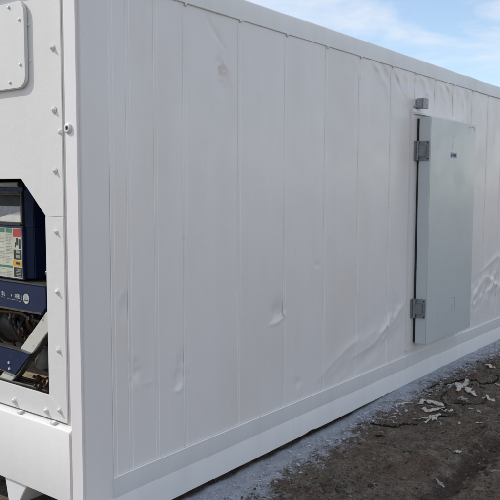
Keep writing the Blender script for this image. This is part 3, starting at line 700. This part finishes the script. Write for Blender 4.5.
# canister, valves and pipes on the dusty floor
cc = U(obj('filter_canister', *lathe([(0.0, 0.020), (0.004, 0.040), (0.016, 0.046), (0.115, 0.046), (0.128, 0.040), (0.132, 0.022), (0.158, 0.020), (0.160, 0.012)], 24, (0.20, 0.588, 0.755), (0, 0, 1)), 'canister', None, True, 35))
U(obj('canister_neck', *lathe([(0, 0.030), (0.012, 0.030), (0.014, 0.014), (0.07, 0.013)], 12, (0.20, 0.588, 0.9155), (0, 0, 1)), 'dark', None, True, 35))
U(obj('canister_bracket', *tube([(0.20, 0.588, 0.757), (0.24, 0.57, 0.72), (0.30, 0.55, 0.66)], 0.010, 8), 'dark', None, True))
U(box('lower_backboard', (0.44, 0.455), (0.34, 2.09), (0.656, 0.90), 'dusty', None, 0.002))
for k, (xa, z) in enumerate(((0.10, 0.672), (0.145, 0.668), (0.20, 0.666))):
    U(obj('floor_pipe', *tube([(xa + 0.005 * math.sin(t * 2), y, z + 0.003 * math.sin(t * 5)) for t, y in zip(np.linspace(0, 3, 14), np.linspace(0.40, 1.5, 14))], 0.009, 8), 'copper' if k else 'dark', None, True))
for y, x, z, r in ((0.46, 0.15, 0.69, 0.026), (0.52, 0.19, 0.685, 0.022), (0.56, 0.16, 0.70, 0.018), (0.48, 0.11, 0.675, 0.018)):
    U(obj('floor_valve', *lathe([(0, r * .6), (0.010, r), (0.030, r), (0.036, r * .5), (0.05, r * .5)], 8, (x, y, z), (-0.7, 0.4, 0.5)), R.choice(['dark', 'copper']), None, True, 30))

# ------------------------------------------------------------------ ground litter
def stones(name, n, region, size, mat, seed, keep=None):
    rr = np.random.RandomState(seed); V = []; F = []
    t = (1 + 5 ** 0.5) / 2
    iv = np.array([(-1, t, 0), (1, t, 0), (-1, -t, 0), (1, -t, 0), (0, -1, t), (0, 1, t), (0, -1, -t), (0, 1, -t), (t, 0, -1), (t, 0, 1), (-t, 0, -1), (-t, 0, 1)]) / 1.9
    ifc = np.array([(0, 11, 5), (0, 5, 1), (0, 1, 7), (0, 7, 10), (0, 10, 11), (1, 5, 9), (5, 11, 4), (11, 10, 2), (10, 7, 6), (7, 1, 8), (3, 9, 4), (3, 4, 2), (3, 2, 6), (3, 6, 8), (3, 8, 9), (4, 9, 5), (2, 4, 11), (6, 2, 10), (8, 6, 7), (9, 8, 1)])
    x0, x1, y0, y1 = region
    x = rr.uniform(x0, x1, n); y = rr.uniform(y0, y1, n)
    if keep is not None: m = keep(x, y, rr); x, y = x[m], y[m]
    z = ground_h(x, y); s = size[0] * (size[1] / size[0]) ** (rr.rand(len(x)) ** 3.0)
    for k in range(len(x)):
        v = iv * (0.72 + 0.5 * rr.rand(12, 1)) * np.array([1, rr.uniform(.55, 1), rr.uniform(.22, .7)]) * s[k] * np.array([rr.uniform(.8, 1.9), 1, 1])
        a = rr.rand() * 6.28; c, q_ = math.cos(a), math.sin(a)
        v = np.stack([v[:, 0] * c - v[:, 1] * q_ + x[k], v[:, 0] * q_ + v[:, 1] * c + y[k], v[:, 2] + z[k] + s[k] * 0.12], 1)
        F.append(ifc + 12 * k); V.append(v)
    V = np.concatenate(V); F = np.concatenate(F)
    me = bpy.data.meshes.new(name); me.from_pydata(V.tolist(), [], F.tolist())
    o = link(name, me, mat, None, False); o['kind'] = 'stuff'; return o
clump = lambda x, y, rr: ((fbm(x * 5, y * 5, 4, 55) + 0.5) > rr.rand(len(x)) * 0.6 + 0.22) & (sstep(-0.12, -0.5, y) > rr.rand(len(x)))
g = stones('gravel', 46000, (0.2, 6.6, -1.75, -0.16), (0.0018, 0.0125), 'stone', 5, clump); tag(g, 'loose brown gravel and clods scattered over the dirt', 'gravel')
g = stones('dirt_clods', 1500, (0.6, 6.4, -1.75, -0.22), (0.008, 0.030), 'stone', 9, clump); tag(g, 'crumbled brown clods strewn over the dirt', 'clods')
g = stones('paint_flecked_gravel', 5200, (0.3, 6.5, -0.36, -0.035), (0.0025, 0.016), 'chip', 6, lambda x, y, rr: rr.rand(len(x)) > -y / 0.4); tag(g, 'paint dusted pale gravel along the container foot', 'gravel')

def ribbon(ctrl, w, th=0.002, seed=0, taper=True, curl=0.25, lift=0.004, zc=None):
    """a crumpled strip lying on the ground: verts, faces of a closed thin slab"""
    rr = random.Random(seed); P = spline([(x, y, 0) for x, y in ctrl], 7); n = len(P); V = []; F = []
    for i, p in enumerate(P):
        d = (P[min(i + 1, n - 1)] - P[max(i - 1, 0)]).normalized(); s = Vector((-d.y, d.x, 0)); t = i / (n - 1)
        ww = w * rr.choice([0.75, 1.0, 1.3]) * (0.35 + 0.65 * math.sin(math.pi * min(max(t * .9 + .05, 0), 1)) if taper else 1) * rr.uniform(0.7, 1.2)
        zb = gz(p.x, p.y) + lift + abs(math.sin(t * 7 + seed)) * curl * w * 0.6
        tilt = math.sin(t * 5 + seed * 2) * 0.35 * ww * curl
        for sd, zz in ((-1, -tilt), (0, ww * rr.uniform(-0.05, 0.14)), (1, tilt)):
            q2 = p + s * (sd * ww / 2 + rr.uniform(-.12, .12) * ww); V.append((q2.x, q2.y, zb + zz)); V.append((q2.x, q2.y, zb + zz - th))
    for i in range(n - 1):
        a, b = i * 6, (i + 1) * 6
        F += [(a, a + 2, b + 2, b), (a + 2, a + 4, b + 4, b + 2), (a + 1, b + 1, b + 3, a + 3), (a + 3, b + 3, b + 5, a + 5), (a, b, b + 1, a + 1), (a + 4, a + 5, b + 5, b + 4)]
    e = (n - 1) * 6
    F += [(0, 1, 3, 2), (2, 3, 5, 4), (e, e + 2, e + 3, e + 1), (e + 2, e + 4, e + 5, e + 3)]
    return V, F
def merge(*vf):
    V, F = [], []
    for v, f in vf:
        n = len(V); V += v; F += [tuple(i + n for i in t) for t in f]
    return V, F
GR = 'litter on the dirt beside the container'
def litter(name, label, cat, vf, mat): return tag(obj(name, *vf, mat, None, True, 50), label, cat, GR)
# star shaped scrap
c = (3.80, -0.455)
arms = [(3.93, -0.335), (3.665, -0.615), (3.63, -0.47), (3.98, -0.43), (3.70, -0.36)]
litter('torn_scrap', 'star shaped dirty white torn scrap, the largest on the dirt', 'scrap',
       merge(*[ribbon([c, ((c[0] + a[0]) / 2 + R.uniform(-.02, .02), (c[1] + a[1]) / 2 + R.uniform(-.02, .02)), a], 0.050, 0.003, 11 + k, True, 0.45, 0.010 + 0.004 * k) for k, a in enumerate(arms)]), 'scrap')
litter('curled_scrap', 'curled loop of dirty white strip lying left of the star shaped scrap', 'scrap',
       ribbon([(3.10, -0.36), (3.22, -0.36), (3.26, -0.43), (3.20, -0.52), (3.08, -0.52), (3.02, -0.47), (3.07, -0.41)], 0.040, 0.003, 3, False, 0.5, 0.010), 'scrap')
litter('jagged_scrap', 'jagged thin white scrap nearest the container in front of the curled loop', 'scrap',
       merge(ribbon([(2.80, -0.44), (2.84, -0.51), (2.86, -0.57), (2.80, -0.64)], 0.034, 0.003, 5, True, 0.5, 0.010), ribbon([(2.84, -0.52), (2.92, -0.56), (2.97, -0.60)], 0.026, 0.003, 8, True, 0.5, 0.016), ribbon([(2.85, -0.57), (2.79, -0.56), (2.75, -0.57)], 0.024, 0.003, 9, True, 0.5, 0.014)), 'scrap')
litter('folded_scrap', 'small folded white scrap just right of the curled loop', 'scrap', ribbon([(3.08, -0.56), (3.11, -0.59), (3.13, -0.63)], 0.045, 0.004, 14, True, 0.6, 0.012), 'scrap')
litter('flat_scrap', 'flat white scrap right of and below the star shaped scrap', 'scrap', ribbon([(3.60, -0.70), (3.61, -0.75), (3.59, -0.80)], 0.055, 0.004, 15, True, 0.4, 0.010), 'scrap')
litter('crumpled_scrap', 'crumpled greyish scrap just under the star shaped scrap', 'scrap', ribbon([(3.50, -0.52), (3.47, -0.58), (3.44, -0.61)], 0.055, 0.004, 16, True, 0.5, 0.010), 'scrapgrey')
litter('white_chip', 'lone small bright white chip out on the open dirt', 'scrap', ribbon([(2.345, -0.965), (2.325, -0.985), (2.315, -1.010)], 0.026, 0.004, 17, False, 0.5, 0.008), 'scrap')
litter('trodden_scrap', 'faded grey trodden scrap near the wheel track', 'scrap', ribbon([(1.83, -1.045), (1.81, -1.085), (1.78, -1.12)], 0.022, 0.003, 18, True, 0.15, 0.005), 'scrapgrey')
litter('pale_strip', 'flat pale strip lying in the paint overspray left of the curled loop', 'scrap', ribbon([(3.02, -0.19), (3.10, -0.225), (3.17, -0.275)], 0.032, 0.003, 19, True, 0.2, 0.006), 'scrap')
litter('bent_scrap', 'bent white scrap far along the rail at the right edge', 'scrap', ribbon([(4.70, -0.36), (4.62, -0.40), (4.60, -0.46)], 0.05, 0.003, 20, True, 0.5, 0.010), 'scrap')
litter('small_scrap', 'small pale scrap between the overspray and the dark arc', 'scrap', ribbon([(3.58, -0.18), (3.55, -0.23), (3.56, -0.27)], 0.030, 0.003, 21, True, 0.3, 0.007), 'scrapgrey')
def strand(name, label, ctrl, r, seed):
    rr = random.Random(seed)
    P = spline([(x, y, 0) for x, y in ctrl], 9); n = len(P)
    pts = [(p.x + rr.uniform(-.007, .007), p.y + rr.uniform(-.009, .009), gz(p.x, p.y) + rr.uniform(0.001, r * .8)) for p in P]
    rad = [r * (0.25 + 0.75 * math.sin(math.pi * (0.06 + 0.88 * i / (n - 1)))) * rr.choice([0.35, 0.55, 0.8, 1.0, 1.15]) for i in range(n)]
    litter(name, label, 'strip', tube(pts, rad, 8), 'strip')
strand('dark_strip', 'long dark strip arcing over the dirt behind the star shaped scrap', [(3.62, -0.20), (3.75, -0.26), (3.98, -0.30), (4.06, -0.42), (4.10, -0.52), (4.22, -0.58), (4.36, -0.57), (4.46, -0.50)], 0.0112, 1)
strand('dark_loop', 'dark looping strip in front of the star shaped scrap', [(3.66, -0.37), (3.48, -0.40), (3.34, -0.46), (3.30, -0.53), (3.36, -0.62), (3.46, -0.68), (3.52, -0.75)], 0.0096, 2)
strand('dark_root', 'dark ragged strip running left from the jagged scrap', [(2.52, -0.225), (2.50, -0.30), (2.52, -0.37), (2.56, -0.41), (2.66, -0.46), (2.72, -0.52)], 0.0112, 3)
strand('dark_twig', 'short dark strip tucked against the curled white loop', [(3.00, -0.53), (2.98, -0.60), (3.03, -0.66)], 0.0104, 4)
strand('dark_sliver', 'short dark sliver alone on the dirt left of the ragged strip', [(2.28, -0.39), (2.29, -0.43), (2.33, -0.47)], 0.008, 5)

# tiny flakes of dried paint and paper
rf = random.Random(12)
for k in range(24):
    x = rf.uniform(2.6, 5.2); y = -rf.uniform(0.2, 0.8) - (0.4 * rf.random() if k % 4 == 0 else 0); a = rf.uniform(0, 6.28); l = rf.uniform(0.010, 0.030)
    vf = ribbon([(x, y), (x + l * math.cos(a), y + l * math.sin(a)), (x + 2 * l * math.cos(a + .6), y + 2 * l * math.sin(a + .6))], rf.uniform(0.010, 0.022), 0.0015, 40 + k, True, 0.3, 0.005)
    tag(obj('paint_flake', *vf, 'scrap' if k % 3 else 'scrapgrey', None, False), 'tiny pale flake scattered among the bigger scraps on the dirt', 'flake', 'tiny pale flakes on the dirt')
